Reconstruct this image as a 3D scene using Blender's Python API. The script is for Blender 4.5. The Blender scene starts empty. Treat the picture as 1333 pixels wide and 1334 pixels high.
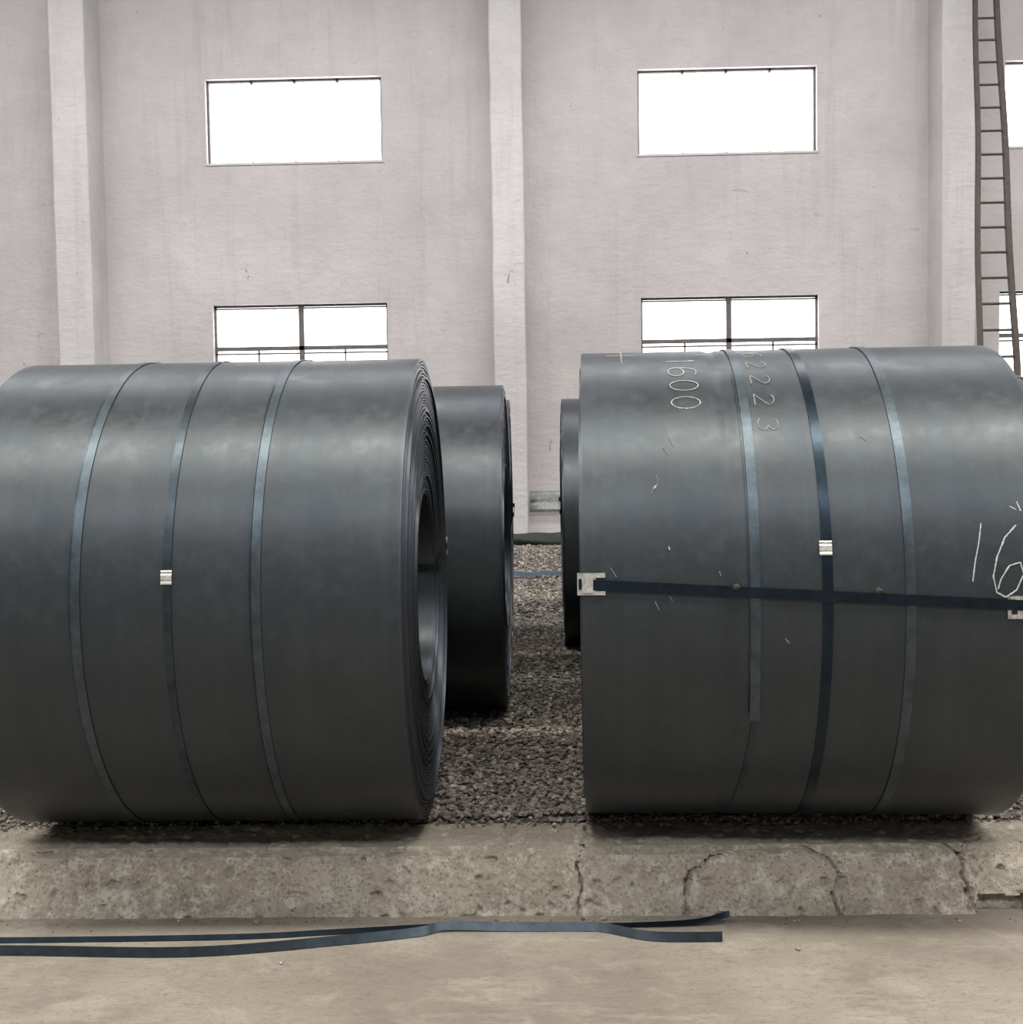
import bpy, bmesh, math, random
from mathutils import Vector, Matrix, noise
random.seed(7)
S = bpy.context.scene
try:
    S.view_settings.view_transform = 'Standard'
except Exception: pass
COL = S.collection

# ------------------------------------------------------------ helpers
def mesh_obj(name, verts, faces, mat=None, parent=None, smooth=False, sharp=None):
    me = bpy.data.meshes.new(name)
    me.from_pydata([tuple(v) for v in verts], [], faces)
    me.update()
    if smooth:
        me.polygons.foreach_set('use_smooth', [True]*len(me.polygons))
        if sharp: me.set_sharp_from_angle(angle=math.radians(sharp))
    o = bpy.data.objects.new(name, me)
    COL.objects.link(o)
    if mat: me.materials.append(mat)
    if parent: o.parent = parent
    return o

def add_box(V, F, x0,x1,y0,y1,z0,z1):
    b=len(V)
    V += [(x0,y0,z0),(x1,y0,z0),(x1,y1,z0),(x0,y1,z0),(x0,y0,z1),(x1,y0,z1),(x1,y1,z1),(x0,y1,z1)]
    F += [(b,b+3,b+2,b+1),(b+4,b+5,b+6,b+7),(b,b+1,b+5,b+4),(b+1,b+2,b+6,b+5),(b+2,b+3,b+7,b+6),(b+3,b,b+4,b+7)]

def boxes(name, lst, mat, parent=None):
    V=[];F=[]
    for b in lst: add_box(V,F,*b)
    return mesh_obj(name,V,F,mat,parent)

def empty(name, loc=(0,0,0), rz=0):
    e=bpy.data.objects.new(name,None); COL.objects.link(e)
    e.location=loc; e.rotation_euler=(0,0,rz); e.empty_display_size=.2
    return e

def ribbon(name, pts, nrm, wdir, width, th, mat, parent=None):
    """flat band: pts on the surface, nrm outward, wdir across."""
    V=[];F=[]
    for p,n,w in zip(pts,nrm,wdir):
        p=Vector(p);n=Vector(n).normalized();w=Vector(w).normalized()
        for a,b in ((-1,0),(1,0),(1,1),(-1,1)):
            V.append(p+w*(a*width/2)+n*(b*th))
    for i in range(len(pts)-1):
        a=i*4;b=a+4
        for k in range(4):
            k2=(k+1)%4
            F.append((a+k,a+k2,b+k2,b+k))
    F.append((3,2,1,0)); e=(len(pts)-1)*4
    F.append((e,e+1,e+2,e+3))
    return mesh_obj(name,V,F,mat,parent,smooth=True,sharp=35)

class NT:
    def __init__(s,name):
        s.m=bpy.data.materials.new(name); s.m.use_nodes=True
        s.n=s.m.node_tree.nodes; s.l=s.m.node_tree.links
        s.b=s.n['Principled BSDF']; s.tc=s.n.new('ShaderNodeTexCoord')
    def mp(s,scale=(1,1,1),out='Object'):
        m=s.n.new('ShaderNodeMapping'); m.inputs['Scale'].default_value=scale
        s.l.new(s.tc.outputs[out],m.inputs[0]); return m.outputs[0]
    def noise(s,scale,detail=6,rough=.6,vec=None,dist=0):
        t=s.n.new('ShaderNodeTexNoise'); t.inputs['Scale'].default_value=scale
        t.inputs['Detail'].default_value=detail; t.inputs['Roughness'].default_value=rough
        t.inputs['Distortion'].default_value=dist
        s.l.new(vec if vec else s.mp(),t.inputs['Vector']); return t.outputs['Fac']
    def voro(s,scale,feat='F1',vec=None,out='Distance'):
        t=s.n.new('ShaderNodeTexVoronoi'); t.feature=feat; t.inputs['Scale'].default_value=scale
        s.l.new(vec if vec else s.mp(),t.inputs['Vector']); return t.outputs[out]
    def ramp(s,fac,stops):
        r=s.n.new('ShaderNodeValToRGB'); e=r.color_ramp.elements
        while len(e)<len(stops): e.new(.5)
        for i,(p,c) in enumerate(stops):
            e[i].position=p; e[i].color=(c[0],c[1],c[2],1) if hasattr(c,'__len__') else (c,c,c,1)
        s.l.new(fac,r.inputs[0]); return r.outputs[0]
    def mix(s,fac,a,b,mode='MIX'):
        m=s.n.new('ShaderNodeMix'); m.data_type='RGBA'; m.blend_type=mode
        for sock,v in ((m.inputs[0],fac),(m.inputs[6],a),(m.inputs[7],b)):
            if isinstance(v,(int,float)): sock.default_value=v
            elif isinstance(v,tuple): sock.default_value=(v[0],v[1],v[2],1)
            else: s.l.new(v,sock)
        return m.outputs[2]
    def bump(s,h,strength=.3,dist=.01,prev=None):
        b=s.n.new('ShaderNodeBump'); b.inputs['Strength'].default_value=strength
        b.inputs['Distance'].default_value=dist; s.l.new(h,b.inputs['Height'])
        if prev: s.l.new(prev,b.inputs['Normal'])
        return b.outputs[0]
    def set(s,**k):
        for key,v in k.items():
            sock=s.b.inputs[key.replace('_',' ')]
            if isinstance(v,(int,float)): sock.default_value=v
            elif isinstance(v,tuple): sock.default_value=(v[0],v[1],v[2],1)
            else: s.l.new(v,sock)
        return s.m

# ------------------------------------------------------------ materials
def m_plaster(name, base):
    t=NT(name)
    n1=t.noise(.45,6,.65); n2=t.noise(2.2,8,.7); n3=t.noise(6,5,.6,t.mp((1,1,2.2)))
    c=t.mix(t.ramp(n1,[(.35,0),(.65,1)]), tuple(x*.80 for x in base), base)
    c=t.mix(t.ramp(n2,[(.50,0),(.70,.36)]), c, tuple(x*.74 for x in base))
    st=t.noise(1.0,7,.75,t.mp((3.5,3.5,.22)))
    c=t.mix(t.ramp(st,[(.53,0),(.74,.42)]), c, (base[0]*.60,base[1]*.58,base[2]*.58))
    sc=t.noise(4.5,4,.6,t.mp((.9,1,3.2)),1.2)
    c=t.mix(t.ramp(sc,[(.66,0),(.70,.45)]), c, (base[0]*.6,base[1]*.58,base[2]*.57))
    dr=t.noise(7,3,.5,t.mp((1,1,.5)),.6)
    c=t.mix(t.ramp(dr,[(.735,0),(.75,.8)]), c, (base[0]*.35,base[1]*.33,base[2]*.32))
    nb=t.bump(n3,.45,.025); nb=t.bump(n2,.4,.06,nb)
    return t.set(Base_Color=c,Roughness=.9,Normal=nb)
MW=m_plaster('whitewashed_plaster',(.645,.605,.61))
MWD=m_plaster('whitewashed_column',(.685,.655,.66))
MCEIL=m_plaster('roof_sheet',(.18,.18,.19))
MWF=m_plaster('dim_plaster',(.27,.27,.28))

def m_concrete(name,ca,cb,cc,light=.5):
    t=NT(name)
    n1=t.noise(1.8,8,.68); n2=t.noise(13,9,.75); n3=t.noise(75,5,.65); n4=t.noise(5,7,.7,t.mp((1,1.4,2.2)))
    c=t.mix(t.ramp(n1,[(.35,0),(.66,1)]),ca,cb)
    c=t.mix(t.ramp(n4,[(.50,0),(.66,.6)]),c,tuple(x*.66 for x in ca))
    c=t.mix(t.ramp(n2,[(.50,0),(.62,light)]),c,cc)
    pv=t.voro(42)
    c=t.mix(t.ramp(pv,[(.10,.75),(.22,0)]),c,tuple(x*.35 for x in ca))
    c=t.mix(t.ramp(n3,[(.36,.55),(.47,0)]),c,tuple(x*.42 for x in ca))
    c=t.mix(t.ramp(n3,[(.60,0),(.70,.5)]),c,tuple(min(.8,x*1.35) for x in cc))
    # darker flat top; broken front keeps its lighter tone
    g=t.n.new('ShaderNodeNewGeometry'); sx=t.n.new('ShaderNodeSeparateXYZ'); t.l.new(g.outputs['True Normal'],sx.inputs[0])
    c=t.mix(t.ramp(sx.outputs[2],[(.7,0),(.93,.55)]),c,tuple(x*.72 for x in ca))
    nb=t.bump(n3,.7,.006); nb=t.bump(n2,.7,.02,nb)
    return t.set(Base_Color=c,Roughness=.9,Normal=nb)
MCURB=m_concrete('rough_concrete',(.31,.268,.212),(.44,.39,.32),(.58,.535,.46),.8)
def m_floor():
    t=NT('worn_concrete_floor')
    n1=t.noise(1.1,7,.6,t.mp((.7,1.3,1))); n2=t.noise(5,9,.7,None,.6); n3=t.noise(60,5,.7)
    c=t.mix(t.ramp(n1,[(.35,0),(.68,1)]),(.175,.150,.124),(.255,.224,.187))
    c=t.mix(t.ramp(n2,[(.52,0),(.68,.5)]),c,(.31,.28,.24))
    c=t.mix(t.ramp(n3,[(.34,.5),(.45,0)]),c,(.11,.09,.07))
    n5=t.noise(2.3,6,.7,t.mp((1,1.6,1)))
    c=t.mix(t.ramp(n5,[(.52,0),(.64,.5)]),c,(.135,.115,.095))
    sc=t.noise(3.2,3,.5,t.mp((1,3.2,1)),2.5)
    c=t.mix(t.ramp(sc,[(.484,0),(.497,.5),(.510,0)]),c,(.10,.085,.07))
    dust=t.noise(2.6,9,.8,t.mp((.5,2.2,1)))
    c=t.mix(t.ramp(dust,[(.56,0),(.68,.4)]),c,(.36,.33,.28))
    nb=t.bump(n3,.4,.003); nb=t.bump(n2,.5,.014,nb); nb=t.bump(n5,.4,.03,nb)
    return t.set(Base_Color=c,Roughness=.75,Normal=nb)
MFLOOR=m_floor()
def m_gravelbed():
    t=NT('gravel_bed')
    v=t.voro(34); cc=t.voro(34,out='Color'); n=t.noise(2,5)
    g=t.ramp(cc,[(.1,(.08,.07,.063)),(.9,(.27,.25,.23))])
    c=t.mix(t.ramp(v,[(.35,0),(.75,.85)]),g,(.035,.03,.027))
    nb=t.bump(t.ramp(v,[(0,1),(.8,0)]),1,.03)
    return t.set(Base_Color=c,Roughness=.95,Normal=nb)
MGB=m_gravelbed()
def m_stone():
    t=NT('crushed_stone')
    g=t.n.new('ShaderNodeNewGeometry')
    c=t.ramp(g.outputs['Random Per Island'],[(0,(.085,.07,.06)),(.5,(.20,.172,.15)),(.85,(.30,.265,.235)),(1,(.46,.43,.40))])
    n=t.noise(60,4)
    c=t.mix(t.ramp(n,[(.4,0),(.7,.4)]),c,(.1,.085,.075))
    return t.set(Base_Color=c,Roughness=.93)
MST=m_stone()
def m_coil(name,base,rough):
    t=NT(name)
    band=t.noise(1,6,.7,t.mp((9,.05,.05)))
    cloud=t.noise(2.2,7,.68); fine=t.noise(1,5,.7,t.mp((160,2.5,2.5)))
    sp=t.noise(30,6,.75); mot=t.noise(14,8,.75)
    c=t.mix(t.ramp(band,[(.35,0),(.65,1)]),tuple(x*.90 for x in base),tuple(x*1.10 for x in base))
    c=t.mix(t.ramp(cloud,[(.45,0),(.68,.55)]),c,(base[0]*.64,base[1]*.72,base[2]*.82))
    c=t.mix(t.ramp(mot,[(.5,0),(.7,.35)]),c,tuple(x*1.5 for x in base))
    c=t.mix(t.ramp(sp,[(.66,0),(.76,.22)]),c,(.16,.16,.155))
    r=t.ramp(cloud,[(.3,rough-.07),(.7,rough+.08)])
    r=t.mix(t.ramp(mot,[(.42,0),(.62,.5)]),r,(rough+.16,)*3)
    r=t.mix(t.ramp(fine,[(.4,0),(.7,.2)]),r,(rough+.12,)*3)
    nb=t.bump(band,.07,.01); nb=t.bump(fine,.03,.002,nb); nb=t.bump(cloud,.08,.02,nb)
    return t.set(Base_Color=c,Metallic=.6,Roughness=r,Normal=nb)
MC=m_coil('hot_rolled_steel',(.044,.051,.058),.36)
def m_edge():
    t=NT('coil_edge_steel')
    n=t.noise(25,5,.7)
    c=t.mix(n,(.030,.036,.046),(.09,.10,.12))
    return t.set(Base_Color=c,Metallic=.8,Roughness=.42)
MCE=m_edge()
def m_simple(name,c,metal=0,rough=.5,var=.25,sc=18):
    t=NT(name); n=t.noise(sc,5,.65)
    col=t.mix(t.ramp(n,[(.35,0),(.7,1)]),tuple(x*(1-var) for x in c),tuple(x*(1+var) for x in c))
    return t.set(Base_Color=col,Metallic=metal,Roughness=rough)
MSB=m_simple('blued_strap_light',(.066,.084,.099),.8,.38)
MSD=m_simple('blued_strap_dark',(.016,.026,.038),.8,.30)
MSM=m_simple('blued_strap_mid',(.040,.052,.063),.8,.36)
MSEAL=m_simple('galvanised_seal',(.55,.54,.50),.7,.38,.3,60)
MCHALK=m_simple('chalk',(.40,.41,.40),0,.95,.3,200)
MCHALK2=m_simple('faint_paint',(.24,.25,.24),0,.95,.35,200)
MFR=m_simple('window_frame_steel',(.16,.145,.14),.2,.7)
MLAD=m_simple('rusty_ladder_steel',(.085,.068,.060),.3,.75)
MGAL=m_simple('galvanised_sheet',(.52,.54,.54),.6,.45)
MTARP=m_simple('dark_tarpaulin',(.03,.035,.032),0,.8)
MRUST=m_simple('rusty_bolt',(.05,.042,.036),.4,.8)
def m_glass():
    t=NT('daylit_glazing')
    n=t.noise(1.5,3)
    c=t.mix(n,(1,1,1),(.97,.985,1))
    return t.set(Base_Color=(.9,.9,.9),Roughness=.6,Emission_Color=c,Emission_Strength=4.5)
MGL=m_glass()

# ------------------------------------------------------------ room shell
FZ=-.21
WY=17.0
mesh_obj('floor',[(-14,-8,FZ),(14,-8,FZ),(14,4.95,FZ),(-14,4.95,FZ)],[(0,1,2,3)],MFLOOR)

wins=[]
for cx in (-9.3,-3.36,2.55):
    wins.append((cx-1.21,cx+1.21,5.49,6.63)); wins.append((cx-1.19,cx+1.23,2.2,3.56))
wins.append((6.28,8.7,5.49,6.63)); wins.append((6.22,8.7,2.2,3.56))
xs=sorted(set([-14,14]+[w[0] for w in wins]+[w[1] for w in wins]))
zs=[0-.3,2.2,3.56,5.49,6.63,10]
L=[]
for i in range(len(xs)-1):
    for j in range(len(zs)-1):
        mx=(xs[i]+xs[i+1])/2; mz=(zs[j]+zs[j+1])/2
        if any(w[0]<mx<w[1] and w[2]<mz<w[3] for w in wins): continue
        L.append((xs[i],xs[i+1],WY,WY+.3,zs[j],zs[j+1]))
boxes('wall_back',L,MW)
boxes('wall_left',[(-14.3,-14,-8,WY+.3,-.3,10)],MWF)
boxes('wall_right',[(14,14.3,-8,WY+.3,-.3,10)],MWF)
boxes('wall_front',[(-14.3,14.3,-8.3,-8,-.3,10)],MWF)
boxes('ceiling',[(-14.3,14.3,-8.3,WY+.3,10,10.2)],MCEIL)
# columns with a slightly uneven plaster skin
for k,(xa,xb) in enumerate(((-12.3,-11.85),(-6.47,-6.0),(-.64,-.22),(5.25,5.68),(11.1,11.55))):
    V=[];F=[]
    zn=60
    for i in range(zn+1):
        z=-.3+10.3*i/zn
        for (x,y) in ((xa,WY),(xa,16.4),(xa+.015,16.385),(xb-.015,16.385),(xb,16.4),(xb,WY)):
            V.append((x+.012*noise.noise((x*3,z*1.7,y)),y+(.01*noise.noise((x,z*2,5)) if y<WY else 0),z))
    for i in range(zn):
        for k2 in range(5):
            a=i*6+k2; F.append((a,a+6,a+7,a+1)) 
    o=mesh_obj('wall_column',V,F,MWD)
# windows
for i,(x0,x1,z0,z1) in enumerate(wins):
    e=empty('window_%d'%(i+1),((x0+x1)/2,WY+.12,(z0+z1)/2))
    hw=(x1-x0)/2; hh=(z1-z0)/2; f=.026
    fr=[(-hw,-hw+f,-.03,.03,-hh,hh),(hw-f,hw,-.03,.03,-hh,hh),(-hw,hw,-.03,.03,hh-f,hh),(-hw,hw,-.03,.03,-hh,-hh+f)]
    if z0<3:
        fr+=[(-.035,.035,-.035,.03,-hh,hh),(-hw,hw,-.035,.03,.055,.11)]
        fr+=[(-hw/2-.010,-hw/2+.010,-.03,.03,-hh,.06),(hw/2-.010,hw/2+.010,-.03,.03,-hh,.06)]
        fr+=[(-hw,-.035,-.03,.02,.0,.022),(.035,hw,-.03,.02,.0,.022)]
        for s in (-1,1):
            fr+=[(s*hw/2-hw/2,s*hw/2+hw/2,-.03,.02,hh-.055,hh-.035)]
    else:
        fr=fr[:3]+[(-hw,hw,-.01,.03,-hh,-hh+.015)]
        for s in (-.5,0,.5):   # small welded lugs at head and sill
            fr+=[(s*hw*.98-.015,s*hw*.98+.015,-.03,.03,hh-.05,hh),(s*hw*.98-.015,s*hw*.98+.015,-.03,.03,-hh,-hh+.035)]
    boxes('frame',fr,MFR,e)
    boxes('glazing',[(-hw,hw,.04,.06,-hh,hh)],MGL,e)
    boxes('plaster_edge',[(-hw-.02,hw+.02,-.135,-.11,-hh-.03,-hh)],MWD,e)
# plinth, galvanised guard along wall
boxes('trim_1',[(-14,14,16.72,WY,-.3,.60)],MWD)
V=[];F=[]
prof=[(16.70,.66),(16.62,.70),(16.62,.76),(16.66,.80),(16.62,.84),(16.62,.90),(16.70,.94)]
nx=40
for i in range(nx+1):
    x=-.2+5.4*i/nx
    for (y,z) in prof: V.append((x,y+.012*noise.noise((x*4,z*9,0)),z+.008*noise.noise((x*2,z*4,3))))
for i in range(nx):
    for k in range(6):
        a=i*7+k; F.append((a,a+1,a+8,a+7))
g=mesh_obj('guard_rail',V,F,MGAL,smooth=True,sharp=30)
m=g.modifiers.new('s','SOLIDIFY'); m.thickness=.01; m.offset=0
boxes('post_1',[(x-.03,x+.03,16.64,16.73,.6,.95) for x in (.4,2.2,4.0)],MGAL,g)

# ------------------------------------------------------------ curb
cracks=[ [(.17,0),(.14,.12),(.16,.2),(.12,.31),(.13,.38),(.105,.47),(.12,.56),(.10,.66)],
         [(.50,.66),(.515,.58),(.53,.50),(.60,.45),(.66,.42)],
         [(.98,.39),(1.06,.44),(1.10,.50),(1.065,.57),(1.08,.66)],
         [(1.44,.27),(1.50,.36),(1.56,.43),(1.555,.50),(1.60,.66)],
         [(1.56,.43),(1.60,.37),(1.66,.30)] ]
def dseg(px,py,a,b):
    ax,ay=a;bx,by=b
    t=((px-ax)*(bx-ax)+(py-ay)*(by-ay))/max(1e-9,(bx-ax)**2+(by-ay)**2)
    t=max(0,min(1,t)); return math.hypot(px-ax-t*(bx-ax),py-ay-t*(by-ay))
prof=[]
def seg(p,q,n):
    for i in range(n): prof.append((p[0]+(q[0]-p[0])*i/n,p[1]+(q[1]-p[1])*i/n))
seg((5.00,-.06),(4.985,.005),3); seg((4.985,.008),(4.685,.012),32); seg((4.685,.012),(4.64,-.012),8)
seg((4.64,-.012),(4.535,FZ-.01),34); prof.append((4.53,FZ-.02))
arc=[0]
for i in range(1,len(prof)): arc.append(arc[-1]+math.hypot(prof[i][0]-prof[i-1][0],prof[i][1]-prof[i-1][1]))
V=[];F=[]
X=-3.2; XS=[]
while X<3.2: XS.append(X); X+=.0065
XS=[-13.9,-10,-6]+XS+[6,10,13.9]
npf=len(prof)
for x in XS:
    for (y,z),s in zip(prof,arc):
        e=.012*noise.noise((x*2.5,s*5,1))+.008*noise.noise((x*12,s*12,2))+.006*noise.noise((x*40,s*40,3))
        pit=noise.noise((x*24,s*24,9)); 
        if pit>.28: e-=(pit-.28)*.05
        # chipped arris
        if .30<s<.48:
            ch=noise.noise((x*5,s*3,20))+.4*noise.noise((x*17,s*8,21)); w=1-abs(s-.39)/.09
            if ch>.0: e-=(ch)*.06*w
        wob=.014*noise.noise((x*22,s*22,6))+.006*noise.noise((x*70,s*70,8))
        for c in cracks:
            for a,b in zip(c[:-1],c[1:]):
                if min(a[0],b[0])-.03<x<max(a[0],b[0])+.03:
                    d=dseg(x+wob,s+wob,a,b)
                    if d<.008: e-=.024*(1-d/.008)
        # spalled patch standing proud between the cracks
        if .52<x<1.09 and s>.40:
            u=(x-.52)/.57; lip=.40+.05*abs(u*2-1)**3+.02*noise.noise((x*11,2,2))
            if s>lip: e+=.008
        if 1.60+.02*noise.noise((s*20,0,0))<x<1.78 and s>.575+.03*noise.noise((x*9,4,0)): e-=.05
        top=max(0,min(1,(.37-s)/.06)) 
        V.append((x, y-e*(1-top), z+e*max(top,.15) if s>.07 else z+min(0,e*.5)))
for i in range(len(XS)-1):
    for k in range(npf-1):
        a=i*npf+k; F.append((a,a+1,a+npf+1,a+npf))
curb=mesh_obj('concrete_curb',V,F,MCURB,smooth=True,sharp=40)

# ------------------------------------------------------------ gravel yard
def gz(x,y):
    z=.012*noise.noise((x*1.5,y*1.5,0))+.008
    if y<6.4 and x>-.2: z+=.022*min(1,(x+.2)/.3)
    if y>10.6: z+=.30*min(1,(y-10.6)/4.2)**1.3
    return z
V=[];F=[]
ys=[4.985]+[5.0+i*.1 for i in range(int((16.7-5.0)/.1)+1)]+[16.75]
xx=[-14+i*.2 for i in range(141)]
for y in ys:
    for x in xx: V.append((x,y,-.12 if y<5 else gz(x,y)-.006-(.01 if y<5.05 else 0)))
n=len(xx)
for j in range(len(ys)-1):
    for i in range(n-1):
        a=j*n+i; F.append((a,a+1,a+n+1,a+n))
bed=mesh_obj('gravel_ground',V,F,MGB)
bm=bmesh.new(); bmesh.ops.create_icosphere(bm,subdivisions=1,radius=1)
iv=[v.co.copy() for v in bm.verts]; jf=[[v.index for v in f.verts] for f in bm.faces]; bm.free()
protos=[]
for k in range(14):
    P=[]
    for v in iv: P.append(v*random.uniform(.65,1.15))
    protos.append(P)
V=[];F=[]
def stone(x,y,z,r):
    P=random.choice(protos); b=len(V)
    R=Matrix.Rotation(random.uniform(0,6.28),3,'Z')@Matrix.Rotation(random.uniform(-.6,.6),3,'X')
    sx,sy,sz=r*random.uniform(.8,1.5),r*random.uniform(.7,1.1),r*random.uniform(.45,.8)
    for p in P:
        q=R@Vector((p.x*sx,p.y*sy,p.z*sz)); V.append((x+q.x,y+q.y,z+q.z))
    for f in jf: F.append([b+i for i in f])
for i in range(21000):   # aisle between the coil stacks
    x=random.uniform(-.95,.75); y=5.05+(random.random()**1.2)*10.2
    r=random.uniform(.008,.020) if y<9 else random.uniform(.012,.025)
    stone(x,y,gz(x,y)+r*.2,r)
for i in range(9000):    # strip behind the curb and between rows
    x=random.uniform(-4.5,4.5); y=random.choice((random.uniform(5.03,5.5),random.uniform(5.6,6.9),random.uniform(11,15.5)))
    r=random.uniform(.009,.020); stone(x,y,gz(x,y)-r*.1,r)
for i in range(900):     # stones spilling onto the curb's back edge
    x=random.uniform(-3,3); y=random.uniform(4.93,5.04); r=random.uniform(.003,.012)
    stone(x,y,.014,r)
for i in range(500):
    x=random.uniform(.0,3); y=random.uniform(4.97,5.03); r=random.uniform(.006,.014)
    stone(x,y,.02,r)
mesh_obj('gravel_stones',V,F,MST,parent=bed)
V=[];F=[]
for (x,y,r) in ((-1.10,4.48,.016),(.86,4.22,.011),(.9,4.47,.008),(-.2,4.50,.008),(-.93,4.12,.011),(1.5,4.46,.01),(.12,4.50,.012),(.2,4.50,.014)):
    stone(x,y,FZ+r*.4,r)
for i in range(160):
    stone(random.uniform(-2.6,2.6),4.515-abs(random.gauss(0,.03)),FZ+.002,random.uniform(.002,.006))
mesh_obj('concrete_crumbs',V,F,MST,parent=curb)

# tarpaulin roll by the wall
V=[];F=[]
ns=16;nx=60
for i in range(nx+1):
    x=-1.6+5*i/nx
    for k in range(ns):
        a=2*math.pi*k/ns
        r=.10+.03*noise.noise((x*3,math.cos(a)*1.5,math.sin(a)*1.5))
        V.append((x,15.6+math.cos(a)*r*1.7,.36+math.sin(a)*r*.9))
for i in range(nx):
    for k in range(ns):
        a=i*ns+k;b=i*ns+(k+1)%ns; F.append((a,b,b+ns,a+ns))
F.append(list(range(ns))); F.append([nx*ns+k for k in range(ns)][::-1])
mesh_obj('tarpaulin_roll',V,F,MTARP,smooth=True)

# ------------------------------------------------------------ coils
def coil_mesh(name,W,R,ri,seed,groove=None,nseg=224,wraps=46):
    rnd=random.Random(seed)
    def rings(side):
        out=[]
        n=wraps; th=(R-ri)/n; tele=0
        for i in range(n):
            tele+=rnd.uniform(-.0012,.0012)
            e=tele+rnd.uniform(-.002,.002)+(rnd.uniform(.004,.010) if rnd.random()<.10 else 0)
            if i>n-9: e+=rnd.uniform(-.007,.003)
            r0=ri+i*th
            out+=[(-.005+min(0,e),r0+.0002,i),(e,r0+.0025,i),(e,r0+th-.0015,i)]
        return out
    prof=[]
    for (e,r,i) in rings(1): prof.append((W-.004+e,r,1))
    prof.append((W-.004,R-.0015,1)); 
    nt=100 if groove else 60
    ts=[W-.006-(W-.012)*k/nt for k in range(nt+1)]
    for t in ts:
        rr=R+.0007*noise.noise((t*9,seed,0))
        prof.append((t,rr,0))
    L_=rings(-1)
    for (e,r,i) in reversed(L_): prof.append((.004-e,r,1))
    V=[];F=[];mi=[]
    np_=len(prof)
    for s in range(nseg):
        a=2*math.pi*s/nseg
        for (t,r,k) in prof:
            rr=r; tt=t
            if k==0:
                rr+=.0012*noise.noise((math.cos(a)*1.2,math.sin(a)*1.2,t*1.2+seed))
                if groove:
                    d=abs(t-groove-.004*math.sin(3*a))
                    if d<.03: rr-=.009*(1-d/.03)
            else:
                tt+=.0025*noise.noise((math.cos(a)*1.5,math.sin(a)*1.5,r*14+seed*3))
            V.append((tt,-rr*math.cos(a),rr*math.sin(a)))
    for s in range(nseg):
        s2=(s+1)%nseg
        for k in range(np_):
            k2=(k+1)%np_
            F.append((s*np_+k,s*np_+k2,s2*np_+k2,s2*np_+k))
            o=prof[k][2]==0 and prof[k2][2]==0
            mi.append(0 if (o or k2==0) else 1)
    me=bpy.data.meshes.new(name); me.from_pydata(V,[],F)
    me.materials.append(MC); me.materials.append(MCE)
    me.polygons.foreach_set('material_index',mi)
    me.polygons.foreach_set('use_smooth',[True]*len(F))
    me.update(); me.set_sharp_from_angle(angle=math.radians(32))
    bm=bmesh.new(); bm.from_mesh(me); bmesh.ops.recalc_face_normals(bm,faces=bm.faces); bm.to_mesh(me); bm.free()
    return me

def hoop(par,name,R,t,a0,a1,mat,width=.032,slant=0,lift=0,n=None,wob=.003,h=.003):
    n=n or max(8,int(abs(a1-a0)/2)); P=[];N=[];Wd=[]
    for i in range(n+1):
        f=i/n; a=math.radians(a0+(a1-a0)*f)
        tt=t+slant*f+wob*math.sin(a*2.3+t*9)
        rr=R+h+lift*max(0,(f-.93)/.07)
        P.append((tt,-rr*math.cos(a),rr*math.sin(a))); N.append((0,-math.cos(a),math.sin(a))); Wd.append((1,0,0))
    return ribbon(name,P,N,Wd,width,.0016,mat,par)
def seal(par,R,t,a,name='seal',mat=MSEAL,w=.038,h=.05):
    a=math.radians(a); n=Vector((0,-math.cos(a),math.sin(a))); u=Vector((0,math.sin(a),math.cos(a))); x=Vector((1,0,0))
    c=Vector((t,0,0))+n*(R+.0035)
    V=[];F=[]
    # crimped clip: three little ridges
    rows=[(-.5,.003),(-.42,.005),(-.25,.0035),(-.17,.0055),(.17,.0055),(.25,.0035),(.42,.005),(.5,.003)]
    for (v,d) in rows:
        for s,dd in ((-.5,0),(-.5,d),(.5,d),(.5,0)):
            V.append(c+x*(s*w)+u*(v*h)+n*dd)
    for i in range(len(rows)-1):
        for k in range(3):
            q=i*4+k; F.append((q,q+1,q+5,q+4))
    F.append((3,2,1,0)); e=(len(rows)-1)*4; F.append((e,e+1,e+2,e+3))
    return mesh_obj(name,V,F,mat,par)
def eye_strap(par,W,R,ri,aL,aR,mat,width=.036):
    """strap round the coil wall: along the outside, over both faces, back through the bore"""
    P=[];N=[];Wd=[]
    def at(t,r,a): a=math.radians(a); return (t,-r*math.cos(a),r*math.sin(a))
    def rad(a,s=1): a=math.radians(a); return (0,-s*math.cos(a),s*math.sin(a))
    def tan(a): a=math.radians(a); return (0,math.sin(a),math.cos(a))
    o=.013
    for i in range(25):
        f=i/24; a=aL+(aR-aL)*f
        P.append(at(-.008+(W+.016)*f,R+.0062,a)); N.append(rad(a)); Wd.append(tan(a))
    P.append(at(W+o,R-.004,aR)); N.append((1,0,0)); Wd.append(tan(aR))
    P.append(at(W+o,ri+.004,aR)); N.append((1,0,0)); Wd.append(tan(aR))
    for i in range(9):
        f=i/8; a=aR+(aL-aR)*f
        P.append(at(W+.008-(W+.016)*f,ri-.003,a)); N.append(rad(a,-1)); Wd.append(tan(a))
    P.append(at(-o,ri+.004,aL)); N.append((-1,0,0)); Wd.append(tan(aL))
    P.append(at(-o,R-.004,aL)); N.append((-1,0,0)); Wd.append(tan(aL))
    P.append(P[0]); N.append(N[0]); Wd.append(Wd[0])
    return ribbon('eye_strap',P,N,Wd,width,.0016,mat,par)
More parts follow.
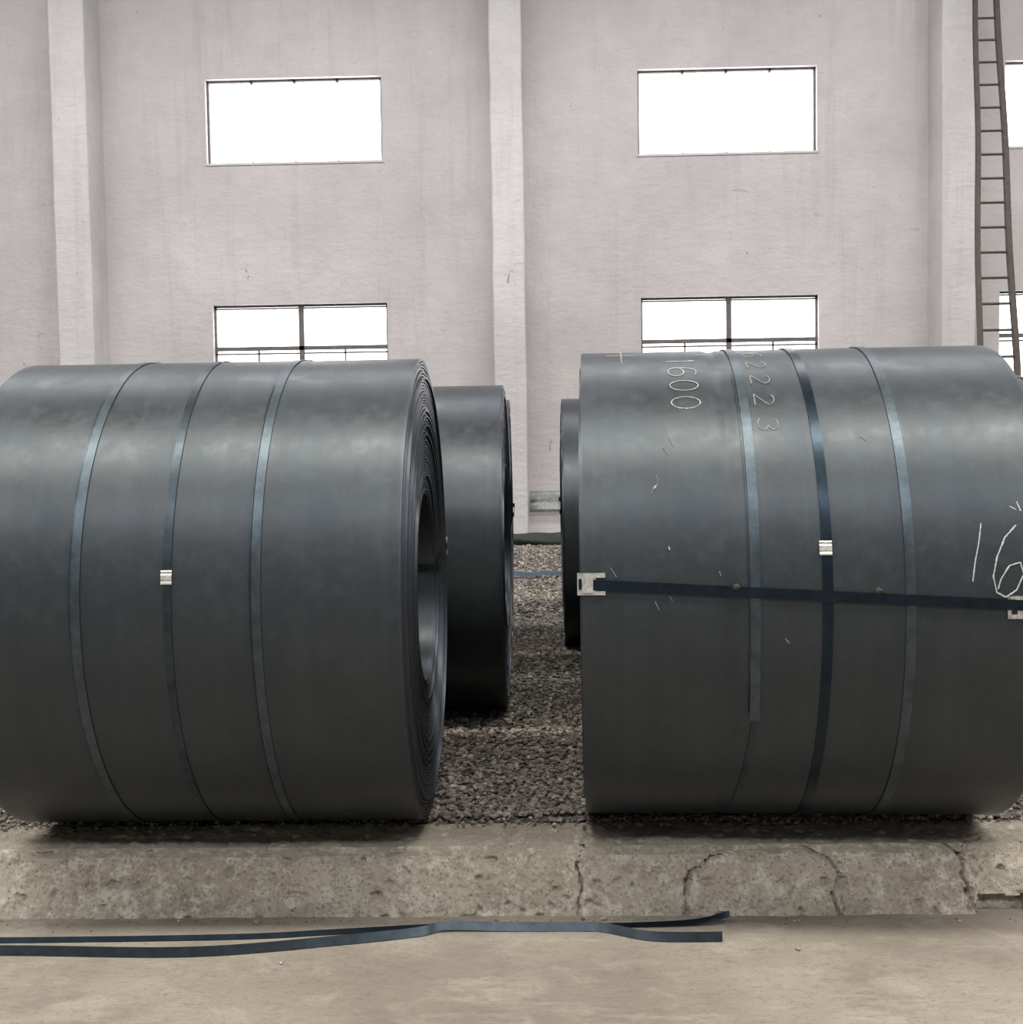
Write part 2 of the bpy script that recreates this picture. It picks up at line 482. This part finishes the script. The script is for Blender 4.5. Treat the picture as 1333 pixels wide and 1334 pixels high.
def protector(par,W,R,t,a,side,arm=.082):
    """bent galvanised edge protector: C-shaped plate on the rim"""
    a=math.radians(a); n=Vector((0,-math.cos(a),math.sin(a))); u=Vector((0,math.sin(a),math.cos(a))); x=Vector((1,0,0))
    V=[];F=[]
    def slab(t0,t1,v0,v1,d0,d1):
        b=len(V)
        for t_,v_,d_ in ((t0,v0,d0),(t1,v0,d0),(t1,v1,d0),(t0,v1,d0),(t0,v0,d1),(t1,v0,d1),(t1,v1,d1),(t0,v1,d1)):
            V.append(x*t_+n*(R+d_)+u*v_)
        F.extend([(b,b+3,b+2,b+1),(b+4,b+5,b+6,b+7),(b,b+1,b+5,b+4),(b+1,b+2,b+6,b+5),(b+2,b+3,b+7,b+6),(b+3,b,b+4,b+7)])
    s=1 if side>0 else -1
    slab(t,t-s*(arm-.032),-.038,.038,.001,.005)
    slab(t,t-s*arm,.022,.038,.001,.006)
    slab(t,t-s*arm,-.038,-.024,.001,.006)
    if side<0: slab(t-s*.002,t-s*.040,-.03,.034,.008,.0105)
    else: slab(t-s*(arm-.012),t-s*arm,-.038,.038,.001,.006)
    slab(t+s*.014,t,-.038,.038,-.07,.005)
    o=mesh_obj('edge_protector',V,F,MSEAL,par)
    bm=bmesh.new(); bm.from_mesh(o.data); bmesh.ops.recalc_face_normals(bm,faces=bm.faces); bm.to_mesh(o.data); bm.free()
    return o

# chalk writing strokes in a unit cell (u right 0..1, v up 0..1)
def circ(cx,cy,rx,ry,a0,a1,n=14): return [(cx+rx*math.cos(math.radians(a0+(a1-a0)*i/n)),cy+ry*math.sin(math.radians(a0+(a1-a0)*i/n))) for i in range(n+1)]
G={'1':[[(.35,.8),(.5,1),(.5,0)]],
   '6':[[(.85,.95),(.55,1)]+circ(.5,.5,.42,.5,100,180,6)+circ(.5,.28,.42,.28,180,520,16)],
   '0':[circ(.5,.5,.4,.5,90,450,20)],
   '2':[circ(.5,.72,.38,.28,160,-20,10)+[(.1,0),(.92,0)]],
   '3':[circ(.48,.75,.36,.25,150,-80,10)+circ(.48,.26,.4,.26,80,-150,10)]}
def tube_on(par,name,R,paths,rad,mat):
    V=[];F=[]
    for path in paths:
        Q=[]
        for (t0,a0),(t1,a1) in zip(path[:-1],path[1:]):
            n=max(1,int(math.hypot(t1-t0,(a1-a0)*math.pi/180*R)/.006))
            for i in range(n): Q.append((t0+(t1-t0)*i/n,a0+(a1-a0)*i/n))
        Q.append(path[-1])
        P=[]
        for (t,a) in Q:
            a+=.12*noise.noise((t*60,a*3,4)); a=math.radians(a); P.append((Vector((t,-R*math.cos(a),R*math.sin(a))),Vector((0,-math.cos(a),math.sin(a)))))
        b=len(V)
        for i,(p,n) in enumerate(P):
            d=(P[min(i+1,len(P)-1)][0]-P[max(i-1,0)][0])
            d=d.normalized() if d.length>1e-6 else Vector((1,0,0))
            s=d.cross(n).normalized(); w=rad*(.6+.9*abs(noise.noise(p*90)))
            V+= [p+s*w+n*.0014,p+n*.0028,p-s*w+n*.0014]
        for i in range(len(P)-1):
            q=b+i*3; F+= [(q,q+1,q+4,q+3),(q+1,q+2,q+5,q+4)]
    return mesh_obj(name,V,F,mat,par)
def text_down(R,txt,tc,hgt,a_top,a_bot,gap=.3):
    """writing turned clockwise, running down the coil: glyph up = +t"""
    n=len(txt); step=(a_bot-a_top)/n; paths=[]
    for i,ch in enumerate(txt):
        for st in G[ch]:
            paths.append([(tc+(v-.5)*hgt,a_top+step*(i+gap/2+u*(1-gap))) for u,v in st])
    return paths

W=1.6; ri=.39
def coil(x0,y0,z0,R,yaw,seed,me):
    e=empty('steel_coil',(x0,y0,R+z0),yaw)
    o=bpy.data.objects.new('wound_strip',me); COL.objects.link(o); o.parent=e
    return e
# ---- front left
R1=.953
mL=coil_mesh('coil_strip_a',W,R1,ri,3)
cl=coil(-2.10,5.15,.020,R1,0,3,mL)
hoop(cl,'strap_1',R1,.47,150,-80,MSB,slant=0)
hoop(cl,'strap_2',R1,.775,150,9,MSM,width=.030,slant=.01)
hoop(cl,'strap_3',R1,.787,9,-85,MSM,width=.028)
hoop(cl,'strap_4',R1,1.10,150,-80,MSB)
hoop(cl,'strap_5',R1,.450,55,-60,MSM,width=.008,slant=0)
hoop(cl,'strap_6',R1,1.078,60,-75,MSM,width=.006,slant=0)
seal(cl,R1,.787,9)
for t in (.46,1.105): seal(cl,R1,t,93,name='seal_top',mat=MSD,w=.05,h=.05)
eye_strap(cl,W,R1,ri,172,174,MSM)
protector(cl,W,R1,W,174,1)
# ---- front right
R2=.946
mR=coil_mesh('coil_strip_b',W,R2,ri,11,groove=.522)
cr=coil(.16,5.14,.044,R2,-.04,11,mR)
hoop(cr,'strap_1',R2,.583,150,-24,MSB,width=.034,slant=.012,lift=.02)
hoop(cr,'strap_2',R2,.83,150,-80,MSD,width=.034)
hoop(cr,'strap_3',R2,1.11,150,-70,MSB,width=.034)
hoop(cr,'strap_4',R2,.60,-24,-60,MSM,width=.018,slant=-.05)
hoop(cr,'strap_5',R2,.565,60,-22,MSM,width=.006,slant=.012)
seal(cr,R2,.828,12.6,w=.042)
eye_strap(cr,W,R2,ri,5.6,0.2,MSD)
protector(cr,W,R2,0,5.6,-1)
protector(cr,W,R2,W,0.2,1,arm=.175)
tube_on(cr,'writing_1600',R2,text_down(R2,'1600',.385,.105,72.5,46,.22),.0024,MCHALK)
tube_on(cr,'writing_62223',R2,text_down(R2,'62223',.668,.07,78,38,.42),.0024,MCHALK2)
six=[(1.50,18.5),(1.46,16),(1.43,12),(1.415,8),(1.425,4.8),(1.455,3.8),(1.49,5.2),(1.515,8.5),(1.505,10.8),(1.47,10.2),(1.44,7.5),(1.43,5.5)]
six=[(a-.035,b-1.5) for a,b in six]
tube_on(cr,'writing_16',R2,[[(1.35,17.5),(1.338,13.5),(1.322,9.5),(1.312,5.5)],six,
    [(1.475,22),(1.485,20)],[(1.45,21),(1.47,20.2)]],.0030,MCHALK)
tube_on(cr,'scuff_marks',R2,[[(.265,29),(.27,27.5),(.262,26.2),(.255,25.8)],[(.255,26),(.245,24.8)],
    [(.10,9),(.12,7)],[(.30,13.5),(.305,12.5)],[(.31,41),(.315,38),(.33,36)],[(.29,36),(.31,34),(.30,32.5)],
    [(.25,2),(.265,0)],[(.30,3),(.31,2)],[(.47,8),(.475,7)],[(.69,-6),(.705,-7)],[(.98,38),(1.0,37)]],.0014,MCHALK2)
tube_on(cr,'chalk_tick',R2,[[(.262,26.6),(.255,25.9)],[(.300,13.2),(.303,12.6)]],.0028,MCHALK)
tube_on(cr,'paint_dashes',R2,[[(.10,76),(.22,76)],[(.16,82),(.16,68)],[(.44,75),(.50,75)]],.003,MCHALK2)
def nub(par,R,t,a,nm):
    a=math.radians(a)
    bm=bmesh.new(); bmesh.ops.create_icosphere(bm,subdivisions=2,radius=.012)
    for v in bm.verts: v.co=Vector((v.co.x*1.2,v.co.y*.6,v.co.z))*(1+.4*noise.noise(v.co*200))+Vector((t,-(R+.006)*math.cos(a),(R+.006)*math.sin(a)))
    me=bpy.data.meshes.new(nm); bm.to_mesh(me); bm.free(); me.materials.append(MRUST)
    o=bpy.data.objects.new(nm,me); COL.objects.link(o); o.parent=par
nub(cr,R2,.525,4.8,'strap_crimp_1'); nub(cr,R2,1.0,3.8,'strap_crimp_2')
# ---- rows behind
mB=coil_mesh('coil_strip_c',W,.95,ri,21,nseg=160,wraps=34)
mC=coil_mesh('coil_strip_d',W,.95,ri,37,nseg=160,wraps=34)
for (x,y,yaw,mm,st) in ((-1.83,7.28,0,mB,1),(-1.86,9.58,.01,mC,1),(.235,7.28,0,mC,0),(.135,9.58,0,mB,1),
                     (2.30,7.25,0,mB,0),(-3.95,7.3,0,mC,0),(2.3,9.6,.01,mC,0),(-4.0,9.6,0,mB,0)):
    c=coil(x,y,.016,.95,yaw,1,mm)
    hoop(c,'strap_1',.95,.42,170,-85,MSB); hoop(c,'strap_2',.95,.8,170,-85,MSM); hoop(c,'strap_3',.95,1.15,170,-85,MSB)
    if st: eye_strap(c,W,.95,ri,172,175,MSM)

# ------------------------------------------------------------ strap scraps
def loose(name,pts,width,mat,dy):
    Q=[]
    n=len(pts)
    for i in range(n-1):
        p0=pts[max(i-1,0)];p1=pts[i];p2=pts[i+1];p3=pts[min(i+2,n-1)]
        for k in range(14):
            t=k/14
            Q.append([.5*((2*p1[j])+(-p0[j]+p2[j])*t+(2*p0[j]-5*p1[j]+4*p2[j]-p3[j])*t*t+(-p0[j]+3*p1[j]-3*p2[j]+p3[j])*t**3) for j in range(4)])
    Q.append(list(pts[-1]))
    P=[];N=[];Wd=[]
    for q in Q:
        a=q[3]
        w=Vector((0,math.cos(a),math.sin(a))); nn=Vector((0,-math.sin(a),math.cos(a)))
        z=FZ+q[2]+width/2*abs(math.sin(a))+.002
        P.append((q[0],q[1]+dy,z)); N.append(nn); Wd.append(w)
    return ribbon(name,P,N,Wd,width,.0015,mat)
loose('loose_steel_strap',[(-3.0,4.22,0,1.2),(-1.95,4.21,0,1.2),(-1.26,4.19,0,1.25),(-.74,4.29,0,1.1),(-.48,4.36,0,1.0),(-.38,4.405,.006,.9),(-.13,4.405,0,.9),(.12,4.405,0,.9),(.20,4.39,0,1.0),(.365,4.31,0,1.1),(.61,4.30,0,1.3)],.034,MSM,-.005)
loose('loose_steel_strap',[(-3.0,4.33,0,.55),(-2.0,4.33,0,.5),(-1.17,4.35,0,.5),(-.80,4.39,0,.5),(-.39,4.445,.0,.4),(-.1,4.46,0,.3),(.2,4.445,0,.3),(.52,4.452,.006,.5),(.66,4.47,.026,.9)],.024,MSD,-.012)
ribbon('loose_strap_on_gravel',[(-1.2+.1*i,12.95+.02*math.sin(i),gz(0,12.95)+.055+.01*math.sin(i*1.7)) for i in range(24)],[(0,-.9,.4)]*24,[(0,.4,.9)]*24,.05,.003,MSD)

# ------------------------------------------------------------ ladder
lad=empty('ladder',(0,0,0))
def rail(name,p,q,w):
    p=Vector(p);q=Vector(q); d=(q-p).normalized(); s=d.cross(Vector((0,1,0))).normalized(); f=s.cross(d)
    V=[];F=[]; n=24
    for i in range(n+1):
        c=p.lerp(q,i/n)+s*.01*math.sin(i*.7)
        for a,b in ((-1,-1),(1,-1),(1,1),(-1,1)): V.append(c+s*a*w+f*b*w)
    for i in range(n):
        for k in range(4): F.append((i*4+k,i*4+(k+1)%4,i*4+4+(k+1)%4,i*4+4+k))
    F.append((3,2,1,0)); F.append((n*4,n*4+1,n*4+2,n*4+3))
    return mesh_obj(name,V,F,MLAD,lad)
A0=Vector((4.61,13.05,.15));A1=Vector((5.63,16.31,7.9)); B0=Vector((5.08,13.05,.15));B1=Vector((5.87,16.31,7.9))
rail('rail_1',A0,A1,.026); rail('rail_2',B0,B1,.030)
nr=25
for i in range(nr):
    f=(i+.5)/nr; a=A0.lerp(A1,f); b=B0.lerp(B1,f); d=b-a
    bm=bmesh.new(); bmesh.ops.create_cone(bm,cap_ends=True,segments=10,radius1=.015,radius2=.015,depth=d.length+.04)
    M=Matrix.Translation((a+b)/2)@d.to_track_quat('Z','Y').to_matrix().to_4x4()
    bm.transform(M); me=bpy.data.meshes.new('rung'); bm.to_mesh(me); bm.free(); me.materials.append(MLAD)
    o=bpy.data.objects.new('rung_%d'%(i+1),me); COL.objects.link(o); o.parent=lad

# ------------------------------------------------------------ lights
def area(name,loc,sx,sy,p,rot=(0,0,0),col=(1,1,1)):
    l=bpy.data.lights.new(name,'AREA'); l.shape='RECTANGLE'; l.size=sx; l.size_y=sy; l.energy=p; l.color=col
    o=bpy.data.objects.new(name,l); COL.objects.link(o); o.location=loc; o.rotation_euler=rot; return o
area('skylight_lamp_a',(0,2.4,9.9),26,1.1,3000,col=(1,.965,.86))
area('wall_fill_lamp_b',(0,11.5,9.9),26,1.6,1350,col=(.985,.985,1))  # fill lamp added out of view so the back wall is lit
area('front_fill_lamp_c',(0,-4.5,9.9),26,1.6,1750,col=(.98,.985,1))  # added overhead fill on the camera side, brightens the curb front
w=bpy.data.worlds.new('overcast_sky'); S.world=w; w.use_nodes=True
w.node_tree.nodes['Background'].inputs[0].default_value=(.9,.95,1,1); w.node_tree.nodes['Background'].inputs[1].default_value=1.0

# ------------------------------------------------------------ camera
cam=bpy.data.cameras.new('camera'); co=bpy.data.objects.new('camera',cam); COL.objects.link(co)
cam.sensor_width=36; cam.lens=1600/1333*36; cam.clip_start=.05
psi=.027; th=.0538; rho=.0155
fwd=Vector((-math.sin(psi)*math.cos(th),math.cos(psi)*math.cos(th),-math.sin(th)))
right0=Vector((math.cos(psi),math.sin(psi),0)); up0=right0.cross(fwd)
right=right0*math.cos(rho)-up0*math.sin(rho); up=right0*math.sin(rho)+up0*math.cos(rho)
M=Matrix((right,up,-fwd)).transposed().to_4x4(); M.translation=Vector((0,0,1.56))
co.matrix_world=M
S.camera=co
